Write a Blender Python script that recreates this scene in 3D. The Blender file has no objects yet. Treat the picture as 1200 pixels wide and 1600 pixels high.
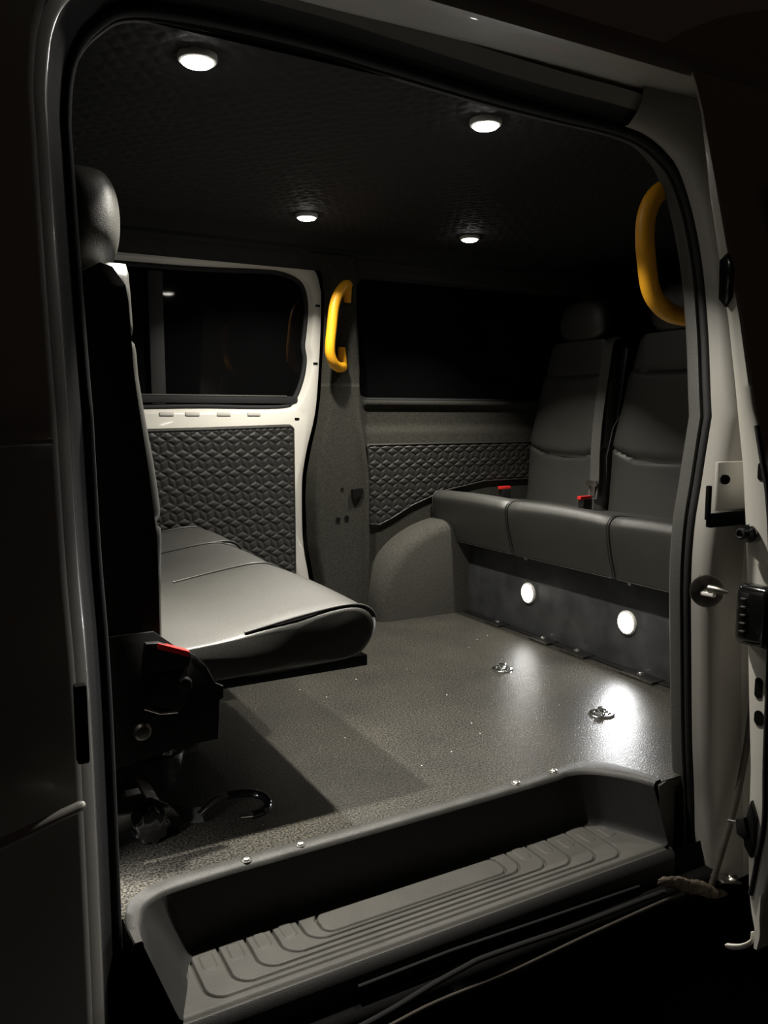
import bpy, bmesh, math, random
import numpy as np
from mathutils import Vector, Matrix
random.seed(7)
PI = math.pi
scn = bpy.context.scene
COL = scn.collection

# ------------------------------------------------------------------ materials
def mat(name, col, rough=.5, metal=0., bump=0., bscale=200., var=0., vscale=8., spec=.5, coat=0., emit=None, estr=0., voro=None):
    m = bpy.data.materials.new(name); m.use_nodes = True
    nt = m.node_tree; b = nt.nodes['Principled BSDF']
    b.inputs['Base Color'].default_value = (*col, 1)
    b.inputs['Roughness'].default_value = rough
    b.inputs['Metallic'].default_value = metal
    b.inputs['Specular IOR Level'].default_value = spec
    b.inputs['Coat Weight'].default_value = coat
    tc = nt.nodes.new('ShaderNodeTexCoord')
    if emit:
        b.inputs['Emission Color'].default_value = (*emit, 1); b.inputs['Emission Strength'].default_value = estr
    if var > 0:
        n = nt.nodes.new('ShaderNodeTexNoise'); n.inputs['Scale'].default_value = vscale; n.inputs['Detail'].default_value = 6
        nt.links.new(tc.outputs['Object'], n.inputs['Vector'])
        r = nt.nodes.new('ShaderNodeValToRGB')
        r.color_ramp.elements[0].position = .3; r.color_ramp.elements[1].position = .7
        r.color_ramp.elements[0].color = (*[c * (1 - var) for c in col], 1)
        r.color_ramp.elements[1].color = (*[min(1, c * (1 + var)) for c in col], 1)
        nt.links.new(n.outputs['Fac'], r.inputs['Fac']); nt.links.new(r.outputs['Color'], b.inputs['Base Color'])
    if bump > 0:
        n2 = nt.nodes.new('ShaderNodeTexNoise'); n2.inputs['Scale'].default_value = bscale; n2.inputs['Detail'].default_value = 3
        nt.links.new(tc.outputs['Object'], n2.inputs['Vector'])
        bp = nt.nodes.new('ShaderNodeBump'); bp.inputs['Strength'].default_value = bump; bp.inputs['Distance'].default_value = .002
        nt.links.new(n2.outputs['Fac'], bp.inputs['Height']); nt.links.new(bp.outputs['Normal'], b.inputs['Normal'])
    return m

M = {}
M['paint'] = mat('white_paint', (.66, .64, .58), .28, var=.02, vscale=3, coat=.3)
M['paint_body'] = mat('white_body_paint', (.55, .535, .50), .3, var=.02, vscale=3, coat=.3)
M['carpet'] = mat('grey_lining_carpet', (.036, .035, .029), .95, bump=.9, bscale=420, var=.28, vscale=160, spec=.15)
M['arch_carpet'] = mat('grey_arch_carpet', (.055, .053, .046), .95, bump=.9, bscale=420, var=.25, vscale=160, spec=.15)
M['headliner'] = mat('black_headliner', (.022, .022, .022), .75, bump=.3, bscale=300, var=.2, vscale=80, spec=.25)
M['vinyl'] = mat('black_vinyl', (.030, .030, .028), .42, bump=.35, bscale=700, var=.12, vscale=12, spec=.5)
M['vinyl_quilt'] = mat('black_quilted_vinyl', (.016, .0155, .013), .52, bump=.25, bscale=700, spec=.5)
M['seat_vinyl'] = mat('charcoal_seat_vinyl', (.030, .0295, .025), .50, bump=.3, bscale=650, var=.08, vscale=10, spec=1.)
M['piping'] = mat('seam_piping', (.035, .035, .032), .35)
M['rubber'] = mat('black_rubber', (.007, .007, .008), .75, bump=.2, bscale=300)
M['trim'] = mat('dark_grey_trim', (.055, .055, .05), .6, bump=.3, bscale=400)
M['plastic'] = mat('black_plastic', (.011, .0108, .0105), .6, bump=.4, bscale=900, var=.15, vscale=20)
M['lip'] = mat('lit_black_plastic', (.038, .037, .034), .5, bump=.4, bscale=900, var=.25, vscale=25)  # same plastic as the step surround, lightened to paint in the lit rim
M['tread'] = mat('black_tread_plastic', (.036, .034, .029), .62, bump=.4, bscale=900, var=.18, vscale=14)
M['metal_black'] = mat('black_painted_metal', (.012, .012, .012), .35, spec=.5)
M['chrome'] = mat('chrome', (.8, .8, .78), .16, 1.0)
M['zinc'] = mat('zinc_bolt', (.62, .61, .57), .3, 1.0)
M['steel'] = mat('dull_steel', (.32, .30, .27), .35, 1.0, var=.3, vscale=60)
M['gloss_black'] = mat('glossy_black_plastic', (.008, .008, .008), .14, coat=.6)
M['housing'] = mat('brownish_gloss_plastic', (.060, .045, .042), .22, coat=.5)
M['yellow'] = mat('yellow_grab_handle', (.86, .40, .012), .48, bump=.15, bscale=500, var=.05, vscale=40)
M['red'] = mat('red_buckle', (.75, .03, .025), .4)
M['red_dark'] = mat('dull_red_buckle', (.12, .01, .012), .5)
M['label_white'] = mat('white_sticker', (.85, .82, .80), .3)
M['yellow_tag'] = mat('yellow_tag', (.85, .65, .02), .4)
M['webbing'] = mat('grey_webbing', (.085, .083, .075), .6, bump=.5, bscale=900)
M['webbing_black'] = mat('black_webbing', (.012, .012, .012), .7, bump=.5, bscale=900)
M['strip'] = mat('matt_rubber_strip', (.012, .012, .012), .9, spec=.1)
M['jamb'] = mat('shaded_body_paint', (.34, .325, .30), .45, var=.05, vscale=3)  # white body paint darkened to carry the shade on the rear post
M['sill'] = mat('brown_grey_sill', (.05, .042, .034), .7, var=.2, vscale=30)
M['asphalt'] = mat('asphalt', (.03, .03, .03), .95, bump=.8, bscale=90, var=.3, vscale=60)
M['void'] = mat('black_lining', (.004, .004, .004), .9, spec=.1)
M['grime'] = mat('rusty_grime_metal', (.09, .07, .05), .7, bump=1., bscale=150, var=.7, vscale=90)
M['panel'] = mat('black_bench_panel', (.055, .057, .060), .40, bump=.25, bscale=260, var=.35, vscale=14)
M['lens'] = mat('lit_lamp_lens', (1, 1, 1), .3, emit=(1, .96, .88), estr=15.)
M['bezel'] = mat('white_lamp_bezel', (.75, .74, .70), .35)

def glass_mat():
    m = bpy.data.materials.new('tinted_window_glass'); m.use_nodes = True
    b = m.node_tree.nodes['Principled BSDF']
    b.inputs['Base Color'].default_value = (.015, .015, .016, 1); b.inputs['Roughness'].default_value = .03
    b.inputs['Transmission Weight'].default_value = .8; b.inputs['IOR'].default_value = 1.3
    return m
M['glass'] = glass_mat()

def floor_mat():
    m = bpy.data.materials.new('speckled_safety_floor'); m.use_nodes = True
    nt = m.node_tree; b = nt.nodes['Principled BSDF']; L = nt.links
    tc = nt.nodes.new('ShaderNodeTexCoord')
    n = nt.nodes.new('ShaderNodeTexNoise'); n.inputs['Scale'].default_value = 260; n.inputs['Detail'].default_value = 4
    L.new(tc.outputs['Object'], n.inputs['Vector'])
    r = nt.nodes.new('ShaderNodeValToRGB'); e = r.color_ramp.elements
    e[0].position = .38; e[0].color = (.010, .0095, .0085, 1); e[1].position = .66; e[1].color = (.085, .081, .068, 1)
    L.new(n.outputs['Fac'], r.inputs['Fac'])
    big = nt.nodes.new('ShaderNodeTexNoise'); big.inputs['Scale'].default_value = 5; big.inputs['Detail'].default_value = 5
    L.new(tc.outputs['Object'], big.inputs['Vector'])
    r3 = nt.nodes.new('ShaderNodeValToRGB'); r3.color_ramp.elements[0].position = .3; r3.color_ramp.elements[1].position = .7
    r3.color_ramp.elements[0].color = (.72, .72, .75, 1); r3.color_ramp.elements[1].color = (1.1, 1.08, 1.02, 1)
    L.new(big.outputs['Fac'], r3.inputs['Fac'])
    mx = nt.nodes.new('ShaderNodeMixRGB'); mx.blend_type = 'MULTIPLY'; mx.inputs[0].default_value = 1
    L.new(r.outputs['Color'], mx.inputs[1]); L.new(r3.outputs['Color'], mx.inputs[2])
    v = nt.nodes.new('ShaderNodeTexVoronoi'); v.inputs['Scale'].default_value = 55
    L.new(tc.outputs['Object'], v.inputs['Vector'])
    lt = nt.nodes.new('ShaderNodeMath'); lt.operation = 'LESS_THAN'; lt.inputs[1].default_value = .085
    L.new(v.outputs['Distance'], lt.inputs[0])
    sep = nt.nodes.new('ShaderNodeSeparateColor'); L.new(v.outputs['Color'], sep.inputs[0])
    gt = nt.nodes.new('ShaderNodeMath'); gt.operation = 'GREATER_THAN'; gt.inputs[1].default_value = .93
    L.new(sep.outputs[0], gt.inputs[0])
    mul = nt.nodes.new('ShaderNodeMath'); mul.operation = 'MULTIPLY'; L.new(lt.outputs[0], mul.inputs[0]); L.new(gt.outputs[0], mul.inputs[1])
    mx2 = nt.nodes.new('ShaderNodeMixRGB'); L.new(mul.outputs[0], mx2.inputs[0]); L.new(mx.outputs[0], mx2.inputs[1]); mx2.inputs[2].default_value = (.95, .95, .9, 1)
    L.new(mx2.outputs[0], b.inputs['Base Color'])
    b.inputs['Roughness'].default_value = .33
    b.inputs['Specular IOR Level'].default_value = .5
    n2 = nt.nodes.new('ShaderNodeTexNoise'); n2.inputs['Scale'].default_value = 300; n2.inputs['Detail'].default_value = 3
    L.new(tc.outputs['Object'], n2.inputs['Vector'])
    bp = nt.nodes.new('ShaderNodeBump'); bp.inputs['Strength'].default_value = .45; bp.inputs['Distance'].default_value = .002
    L.new(n2.outputs['Fac'], bp.inputs['Height']); L.new(bp.outputs['Normal'], b.inputs['Normal'])
    return m
M['floor'] = floor_mat()

# ------------------------------------------------------------------ helpers
def link(name, me, m, parent=None, smooth=True, loc=None):
    o = bpy.data.objects.new(name, me); COL.objects.link(o)
    if m is not None: me.materials.append(m if not isinstance(m, str) else M[m])
    if smooth:
        for p in me.polygons: p.use_smooth = True
    if parent is not None: o.parent = parent
    if loc is not None: o.location = loc
    return o

def mesh(name, verts, faces, m, parent=None, smooth=False, loc=None, fix=True):
    me = bpy.data.meshes.new(name); me.from_pydata([tuple(v) for v in verts], [], faces); me.update()
    if fix:
        bm = bmesh.new(); bm.from_mesh(me); bmesh.ops.recalc_face_normals(bm, faces=bm.faces); bm.to_mesh(me); bm.free()
    o = link(name, me, m, parent, smooth, loc)
    return o

def autosmooth(o, ang=40):
    me = o.data
    for p in me.polygons: p.use_smooth = True
    bm = bmesh.new(); bm.from_mesh(me)
    for e in bm.edges:
        if len(e.link_faces) == 2 and e.calc_face_angle(0) > math.radians(ang): e.smooth = False
    bm.to_mesh(me); bm.free()
    return o

def frombm(name, bm, m, parent=None, smooth=True, ang=40, loc=None):
    bmesh.ops.recalc_face_normals(bm, faces=bm.faces)
    me = bpy.data.meshes.new(name); bm.to_mesh(me); bm.free()
    o = link(name, me, m, parent, False, loc)
    if smooth: autosmooth(o, ang)
    return o

def bm_box(bm, c, s, bev=0., seg=2, rot=None):
    r = bmesh.ops.create_cube(bm, size=1.)
    vs = r['verts']
    for v in vs: v.co = Vector((v.co.x * s[0], v.co.y * s[1], v.co.z * s[2]))
    if bev > 0:
        es = list({e for v in vs for e in v.link_edges})
        rr = bmesh.ops.bevel(bm, geom=es, offset=bev, segments=seg, profile=.6, affect='EDGES')
        vs = list({v for f in rr['faces'] for v in f.verts} | {v for v in vs if v.is_valid})
    for v in vs:
        if rot is not None: v.co = rot @ v.co
        v.co += Vector(c)
    return vs

def box(name, c, s, m, parent=None, bev=0., seg=2, rot=None):
    bm = bmesh.new(); bm_box(bm, c, s, bev, seg, rot)
    return frombm(name, bm, m, parent)

def bm_lathe(bm, prof, n, mtx):
    rings = []
    for (r, h) in prof:
        rings.append([bm.verts.new(mtx @ Vector((r * math.cos(2 * PI * k / n), r * math.sin(2 * PI * k / n), h))) for k in range(n)])
    for a, b in zip(rings[:-1], rings[1:]):
        for k in range(n):
            bm.faces.new((a[k], a[(k + 1) % n], b[(k + 1) % n], b[k]))
    bm.faces.new(rings[0][::-1]); bm.faces.new(rings[-1])

def axis_mtx(c, d):
    d = Vector(d).normalized()
    return Matrix.Translation(Vector(c)) @ d.to_track_quat('Z', 'Y').to_matrix().to_4x4()

def lathe(name, prof, c, d, m, parent=None, n=32):
    bm = bmesh.new(); bm_lathe(bm, prof, n, axis_mtx(c, d))
    return frombm(name, bm, m, parent, ang=35)

def smooth_path(pts, n=6, closed=False):
    P = [Vector(p) for p in pts]; out = []
    N = len(P)
    rng = range(N if closed else N - 1)
    for i in rng:
        if closed: p0, p1, p2, p3 = P[(i - 1) % N], P[i], P[(i + 1) % N], P[(i + 2) % N]
        else: p0, p1, p2, p3 = P[max(i - 1, 0)], P[i], P[i + 1], P[min(i + 2, N - 1)]
        for k in range(n):
            t = k / n
            out.append(.5 * ((2 * p1) + (p2 - p0) * t + (2 * p0 - 5 * p1 + 4 * p2 - p3) * t * t + (3 * p1 - p0 - 3 * p2 + p3) * t ** 3))
    if not closed: out.append(P[-1].copy())
    return out

def bm_tube(bm, pts, r, n=12, closed=False, flat=1., up=None):
    P = [Vector(p) for p in pts]; N = len(P)
    T = []
    for i in range(N):
        a = P[(i - 1) % N] if closed else P[max(i - 1, 0)]
        b = P[(i + 1) % N] if closed else P[min(i + 1, N - 1)]
        T.append((b - a).normalized())
    nrm = Vector(up) if up else (Vector((0, 0, 1)) if abs(T[0].z) < .9 else Vector((1, 0, 0)))
    nrm = (nrm - T[0] * nrm.dot(T[0])).normalized()
    rings = []
    for i in range(N):
        nrm = (nrm - T[i] * nrm.dot(T[i])).normalized()
        bi = T[i].cross(nrm)
        rr = r[i] if isinstance(r, (list, tuple)) else r
        rings.append([bm.verts.new(P[i] + nrm * (rr * math.cos(2 * PI * k / n)) + bi * (rr * flat * math.sin(2 * PI * k / n))) for k in range(n)])
    for i in range(N if closed else N - 1):
        a, b = rings[i], rings[(i + 1) % N]
        for k in range(n): bm.faces.new((a[k], a[(k + 1) % n], b[(k + 1) % n], b[k]))
    if not closed: bm.faces.new(rings[0][::-1]); bm.faces.new(rings[-1])

def tube(name, pts, r, m, parent=None, n=12, closed=False, flat=1., up=None):
    bm = bmesh.new(); bm_tube(bm, pts, r, n, closed, flat, up)
    return frombm(name, bm, m, parent, ang=50)

def grid(name, X, Y, Z, m, parent=None, smooth=True, mask=None):
    X, Y, Z = np.asarray(X, float), np.asarray(Y, float), np.asarray(Z, float)
    nv, nu = X.shape
    co = np.stack([X, Y, Z], -1).reshape(-1, 3)
    i = np.arange(nv - 1)[:, None] * nu + np.arange(nu - 1)[None, :]
    q = np.stack([i, i + 1, i + nu + 1, i + nu], -1).reshape(-1, 4)
    if mask is not None: q = q[mask.reshape(-1)]
    me = bpy.data.meshes.new(name)
    me.vertices.add(len(co)); me.vertices.foreach_set('co', co.ravel())
    me.loops.add(q.size); me.loops.foreach_set('vertex_index', q.ravel().astype(np.int32))
    me.polygons.add(len(q)); me.polygons.foreach_set('loop_start', np.arange(0, q.size, 4, dtype=np.int32))
    me.polygons.foreach_set('loop_total', np.full(len(q), 4, dtype=np.int32))
    me.polygons.foreach_set('use_smooth', np.full(len(q), smooth))
    me.update(calc_edges=True); me.validate()
    o = bpy.data.objects.new(name, me); COL.objects.link(o); me.materials.append(M[m] if isinstance(m, str) else m)
    if parent is not None: o.parent = parent
    return o

def prism(name, poly, a, b, axis, m, parent=None, bev=0., ang=40):
    """extrude a 2-D polygon along an axis: 'z' poly=(x,y), 'y' poly=(x,z), 'x' poly=(y,z)"""
    bm = bmesh.new()
    def P(p, t):
        return {'z': (p[0], p[1], t), 'y': (p[0], t, p[1]), 'x': (t, p[0], p[1])}[axis]
    A = [bm.verts.new(P(p, a)) for p in poly]; B = [bm.verts.new(P(p, b)) for p in poly]
    bm.faces.new(A); bm.faces.new(B[::-1])
    n = len(poly)
    for k in range(n): bm.faces.new((A[k], A[(k + 1) % n], B[(k + 1) % n], B[k]))
    if bev > 0:
        es = [e for e in bm.edges if (e.verts[0] in A and e.verts[1] in A) or (e.verts[0] in B and e.verts[1] in B)]
        bmesh.ops.bevel(bm, geom=es, offset=bev, segments=2, profile=.6, affect='EDGES')
    return frombm(name, bm, m, parent, ang=ang)

def thing(name, label, cat, loc=(0, 0, 0), rotz=0., group=None):
    o = bpy.data.objects.new(name, None); COL.objects.link(o); o.empty_display_size = .05
    o.location = loc; o.rotation_euler = (0, 0, rotz)
    o['label'] = label; o['category'] = cat
    if group: o['group'] = group
    return o

def tag(o, label, cat, group=None, kind=None):
    o['label'] = label; o['category'] = cat
    if group: o['group'] = group
    return o

def struct(o):
    o['kind'] = 'structure'; return o

def sempty(name, label=None, cat=None):
    o = bpy.data.objects.new(name, None); COL.objects.link(o); o.empty_display_size = .05
    o['kind'] = 'structure'
    if label: o['label'] = label
    if cat: o['category'] = cat
    return o

def copy_tree(src, parent=None, loc=None):
    c = src.copy(); COL.objects.link(c)
    if parent is not None: c.parent = parent
    if loc is not None: c.location = loc
    for ch in list(src.children): copy_tree(ch, c)
    return c

def sstep(a, b, x):
    t = np.clip((x - a) / (b - a), 0, 1); return t * t * (3 - 2 * t)

def quilt(s, t, W=.047, H=.0537, a=.0140):
    """height of the tumbling-block stitching: two rows of lozenges over a chevron band"""
    zz = np.mod(t, H) - (H - 3 * a)          # 0..3a lozenge band, negative = chevron band
    x = np.mod(s, W)
    xs = np.minimum(x, W - x)                # distance to centre of an A lozenge (0..W/2)
    k = a / (W / 2)
    up = zz - 3 * a + k * xs                 # top zigzag (above A tops)
    d = [np.abs(3 * a - k * xs - zz), np.abs(a + k * xs - zz), np.abs(a - k * xs - zz)]
    lo = 3 * a - H - k * xs                  # top zigzag of the band below
    d.append(np.abs(zz - (lo)))
    dd = np.minimum.reduce(d)
    # vertical stitches in the chevron band only
    ver = np.minimum(xs, W / 2 - xs)
    top = a - k * xs
    inchev = (zz < top) & (zz > lo)
    above = zz > 3 * a - k * xs
    dd = np.where(inchev | above, np.minimum(dd, ver), dd)
    dome = 1 - np.exp(-dd / (a * .38))
    return dome * np.where(inchev | above, .8, 1.)

# ------------------------------------------------------------------ ground and sky
g = box('ground', (1.0, 1.0, -.62), (14, 14, .04), 'asphalt'); struct(g)
w = bpy.data.worlds.new('night'); scn.world = w; w.use_nodes = True
w.node_tree.nodes['Background'].inputs['Color'].default_value = (1.0, .68, .5, 1)
w.node_tree.nodes['Background'].inputs['Strength'].default_value = .0022

# ------------------------------------------------------------------ floor
out_p = [(.190, 1.03), (.191, 1.095), (.225, 1.150), (.33, 1.168), (.65, 1.168), (1.0, 1.172), (1.08, 1.180), (1.14, 1.160), (1.172, 1.10), (1.184, 1.04)]
in_p = [(.203, 1.03), (.210, 1.078), (.235, 1.122), (.32, 1.138), (.65, 1.140), (.98, 1.144), (1.055, 1.148), (1.105, 1.124), (1.143, 1.075), (1.160, 1.035)]
bot_p = [(.240, 1.0), (.262, 1.060), (.285, 1.122), (.34, 1.150), (.65, 1.150), (.98, 1.150), (1.065, 1.152), (1.105, 1.120), (1.143, 1.055), (1.165, 1.0)]
OUT = [(p.x, p.y) for p in smooth_path([(a, b, 0) for a, b in out_p], 8)]
INN = [(p.x, p.y) for p in smooth_path([(a, b, 0) for a, b in in_p], 8)]
BOT = [(p.x, p.y) for p in smooth_path([(a, b, 0) for a, b in bot_p], 8)]
fl = prism('floor', [(-.9, 1.10), (.189, 1.10)] + OUT + [(2.38, 1.04), (2.38, 2.62), (-.9, 2.62)], -.02, 0., 'z', 'floor', ang=30); struct(fl)

# ------------------------------------------------------------------ step well
ZT = -.108
step = thing('step_well', 'black moulded plastic step well with ribbed tread in the sliding door opening', 'step', (.66, 1.08, ZT))
def off(pts): return pts
n = len(OUT)
O0 = Vector((.66, 1.08, ZT))
rings = []
mid = [((a[0] + b[0]) / 2, (a[1] + b[1]) / 2) for a, b in zip(OUT, INN)]
mix = lambda A, B, t: [(a[0] + (b[0] - a[0]) * t, a[1] + (b[1] - a[1]) * t) for a, b in zip(A, B)]
rings.append([(x, y, -.004) for x, y in OUT])
rings.append([(x, y, .003) for x, y in OUT])
rings.append([(x, y, .0055) for x, y in mix(OUT, INN, .12)])
rings.append([(x, y, .0055) for x, y in mix(OUT, INN, .8)])
rings.append([(x, y, .002) for x, y in mix(OUT, INN, .95)])
rings.append([(x, y, -.004) for x, y in mix(INN, BOT, 0.0)])
rings.append([(x, y, -.090) for x, y in mix(INN, BOT, .86)])
rings.append([(x, y, -.102) for x, y in mix(INN, BOT, 1.)])
cen = (.68, 1.05)
rings.append([(x + (cen[0] - x) * .012, y + (cen[1] - y) * .05, ZT) for x, y in BOT])
V = [Vector(p) - O0 for r in rings for p in r]; F = []
for i in range(len(rings) - 1):
    for k in range(n - 1): F.append((i * n + k, i * n + k + 1, (i + 1) * n + k + 1, (i + 1) * n + k))
KL = 5 * (n - 1)
o = mesh('lip', V[:6 * n], F[:KL], 'lip', step, True); autosmooth(o, 50)
o = mesh('surround', V[5 * n:], [tuple(i - 5 * n for i in f) for f in F[KL:]], 'plastic', step, True); autosmooth(o, 50)
# tread with grooves
nu, nv = 640, 112
u = np.linspace(0, 1, nu)[None, :]; v = np.linspace(0, 1, nv)[:, None]
xl = .290 + (.244 - .290) * v; xr = 1.100 + (1.163 - 1.100) * v
X = xl + (xr - xl) * u; Y = (1.152 + (1.000 - 1.152) * v) + 0 * u
def sd_rbox(X, Y, cx, cy, hx, hy, r):
    qx = np.abs(X - cx) - hx + r; qy = np.abs(Y - cy) - hy + r
    return np.hypot(np.maximum(qx, 0), np.maximum(qy, 0)) + np.minimum(np.maximum(qx, qy), 0) - r
H = np.zeros_like(X)
d = sd_rbox(X, Y, .670, 1.103, .180, .0265, .018); H -= .0075 * np.exp(-(d / .0019) ** 4)
for k in range(5):
    yk = 1.068 - .0125 * k; L_ = .462 - .044 * k; R_ = .880 + .049 * k
    d = sd_rbox(X, Y, (L_ + R_) / 2, yk + .2, (R_ - L_) / 2, .2, .030)
    H -= .0075 * np.exp(-(d / .0019) ** 4) * sstep(1.136, 1.132, Y)
for k in range(5):      # shallow raised pads between the groove ends
    for s, x0 in ((-1, .440 - .044 * k), (1, .905 + .049 * k)):
        d = sd_rbox(X, Y, x0, 1.112 - .004 * k, .010, .018, .006); H += .0018 * sstep(.001, -.001, d)
Z = ZT + .001 + H
Z = Z - .006 * sstep(.93, 1.0, v) ** 2
grid('tread', X - O0.x, Y - O0.y, Z - O0.z, 'tread', step)
# front nosing of the tread
nose = [(1.000, -.113), (.993, -.120), (.990, -.135), (.992, -.165), (1.01, -.17), (1.01, -.115)]
o = prism('nosing', [(y - O0.y, z - O0.z) for y, z in nose], .235 - O0.x, 1.175 - O0.x, 'x', 'plastic', step)
def screw(parent, p, d=(0, 0, 1), r=.0072):
    bm = bmesh.new(); mt = axis_mtx(p, d)
    bm_lathe(bm, [(r * 1.35, 0), (r * 1.35, .0012), (r, .0014), (r * .95, .004), (r * .6, .0055), (r * .3, .0056), (r * .28, .0035)], 20, mt)
    return frombm('screw', bm, 'zinc', parent, ang=30)
for p in [(.388, 1.152), (.481, 1.154), (.926, 1.158), (1.023, 1.163)]:
    screw(step, (p[0] - O0.x, p[1] - O0.y, .0055 - O0.z))


# ------------------------------------------------------------------ sill under the step
sill = thing('door_sill', 'dark body sill under the step with a sagging rubber weatherstrip', 'sill', (.66, .97, -.2))
so = Vector((.66, .97, -.2))
xs = np.linspace(-.1, 1.28, 60)
prof = [(1.00, -.12), (.992, -.150), (.995, -.165), (.975, -.168), (.970, -.180), (.965, -.196), (.985, -.215), (1.02, -.23), (1.02, -.42)]
X = np.repeat(xs[None, :], len(prof), 0); Y = np.array([[p[0]] for p in prof]) + 0 * X; Z = np.array([[p[1]] for p in prof]) + 0 * X
grid('sill_panel', X - so.x, Y - so.y, Z - so.z, 'void', sill)
ws = smooth_path([(.30, .968, -.198), (.45, .966, -.192), (.535, .966, -.184), (.62, .966, -.168), (.679, .966, -.160), (.71, .966, -.157), (.80, .966, -.160), (.912, .966, -.165), (1.064, .966, -.166), (1.125, .968, -.170)], 6)
tube('weatherstrip', [p - so for p in ws], .0045, 'strip', sill, 10)
tube('ridge', [Vector(p) - so for p in [(.50, .985, -.141), (.662, .985, -.140), (.85, .985, -.147), (1.076, .985, -.154)]], .003, 'strip', sill, 8)
st = smooth_path([(.30, .955, -.222), (.53, .955, -.198), (.62, .955, -.190), (.767, .955, -.190), (.93, .955, -.182), (1.10, .955, -.176), (1.16, .955, -.176)], 6)
tube('sill_flange', [p - so for p in st], .004, 'sill', sill, 8, flat=.6)

# ------------------------------------------------------------------ ceiling
xs = np.arange(-.15, 1.95, .0042)
ys = np.arange(1.215, 2.36, .0042)
prof_near = [(1.185, 1.235), (1.192, 1.248), (1.20, 1.256), (1.21, 1.259)]
prof_far = [(2.385, 1.2585), (2.42, 1.250), (2.45, 1.235), (2.47, 1.212), (2.475, 1.19), (2.50, 1.175)]
yy = np.array([p[0] for p in prof_near] + list(ys) + [p[0] for p in prof_far])
zz = np.array([p[1] for p in prof_near] + [1.26] * len(ys) + [p[1] for p in prof_far])
X, Y = np.meshgrid(xs, yy); Z = np.repeat(zz[:, None], len(xs), 1)
q = quilt(Y, X, W=.052, H=.060, a=.0155)
edge = sstep(1.2, 1.25, Y) * sstep(2.36, 2.32, Y)
Z = Z - q * .003 * edge
ce = grid('ceiling', X, Y, Z, 'headliner'); struct(ce)
roof = box('roof', (.75, 1.80, 1.315), (3.4, 1.5, .05), 'paint_body', bev=.02); struct(roof)
# coarse rear and front continuation of the headliner
struct(box('ceiling_rear', (2.17, 1.8, 1.27), (.45, 1.3, .02), 'headliner'))
struct(box('ceiling_front', (-.53, 1.8, 1.27), (.77, 1.3, .02), 'headliner'))

# ------------------------------------------------------------------ end walls
struct(box('wall_rear', (2.42, 1.8, .62), (.06, 1.75, 1.34), 'void'))
struct(box('wall_front', (-.93, 1.8, .62), (.06, 1.75, 1.34), 'void'))

# ------------------------------------------------------------------ far side wall lining
YL = 2.46
def interp(pts, key):
    a = np.array([p[0] for p in pts]); b = np.array([p[1] for p in pts]); return np.interp(key, a, b)
edge_pts = [(-.01, 1.120), (.144, 1.100), (.268, 1.078), (.421, 1.072), (.507, 1.078), (.593, 1.096), (.678, 1.118), (.763, 1.131), (.933, 1.143), (1.08, 1.149), (1.165, 1.140), (1.198, 1.118), (1.215, 1.07)]
zs = np.concatenate([np.arange(-.01, .70, .01), np.arange(.70, .80, .004), np.arange(.80, 1.14, .01), np.arange(1.14, 1.221, .004)])
tt = np.concatenate([np.linspace(0, .30, 90), np.linspace(.31, 1, 60)])
zE = interp(edge_pts, zs)
Zg = np.repeat(zs[:, None], len(tt), 1)
Xg = zE[:, None] + tt[None, :] * (2.385 - zE[:, None])
def wall_y(X, Z):
    # pillar boxed out from the panel; softened towards the window and the panel
    px = 1.262 + .03 * sstep(.75, .45, Z) - .015 * sstep(.85, 1.1, Z)
    y = 2.445 + .035 * sstep(px - .012, px + .022, X)
    y = y - .012 * np.exp(-((X - px + .01) / .02) ** 2) * sstep(.8, .55, Z)
    # ledge under the window and shallow recess below it
    rec = sstep(px + .01, px + .05, X)
    y = y + rec * (.018 * sstep(.742, .722, Z) - .018 * sstep(.668, .640, Z))
    y = y - rec * .004 * sstep(.64, .60, Z)
    # edge roll against the sliding door
    return y
Yg = wall_y(Xg, Zg)
dx = Xg - zE[:, None]
Yg = Yg + .045 * np.exp(-(dx / .010) ** 1.5)
wd = sd_rbox(Xg, Zg, 1.80, .962, .535, .206, .045)
Yg = np.where(True, Yg + (2.53 - Yg) * sstep(.006, -.008, wd), Yg)
keep = wd > -.03
mask = keep[:-1, :-1] | keep[1:, 1:]
wl = grid('wall_left', Xg, Yg, Zg, 'carpet', mask=mask); struct(wl)
# outer skin of that side, behind the lining
# holes and slots in the pillar lining
slot = prism('pillar_slot', [(1.222, .452), (1.262, .455), (1.262, .437), (1.245, .425), (1.223, .418)], 2.432, 2.447, 'y', 'void'); slot.parent = wl
for (hx, hz, r_) in [(1.172, .352, .0085), (1.204, .356, .0085), (1.188, .455, .005), (1.251, .628, .0035)]:
    o = lathe('lining_hole', [(r_, 0), (r_ * .9, .0022), (.001, .0022)], (hx, 2.4435, hz), (0, -1, 0), 'void', wl, 14)

# quarter window, fixed
win = sempty('window_1', 'dark fixed quarter window beside the rear seats', 'window')
def rrect(cx, cz, hx, hz, r, n=8):
    out = []
    for (sx, sz, a0) in [(1, 1, 0), (-1, 1, 90), (-1, -1, 180), (1, -1, 270)]:
        for k in range(n + 1):
            a = math.radians(a0 + 90 * k / n); out.append((cx + sx * (hx - r) + r * math.cos(a), cz + sz * (hz - r) + r * math.sin(a)))
    return out
prism('pane', rrect(1.80, .962, .545, .216, .05), 2.502, 2.508, 'y', 'glass', win)
tube('window_seal', [(x, 2.498, z) for x, z in rrect(1.80, .962, .535, .206, .045)], .007, 'rubber', win, 8, closed=True)

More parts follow.
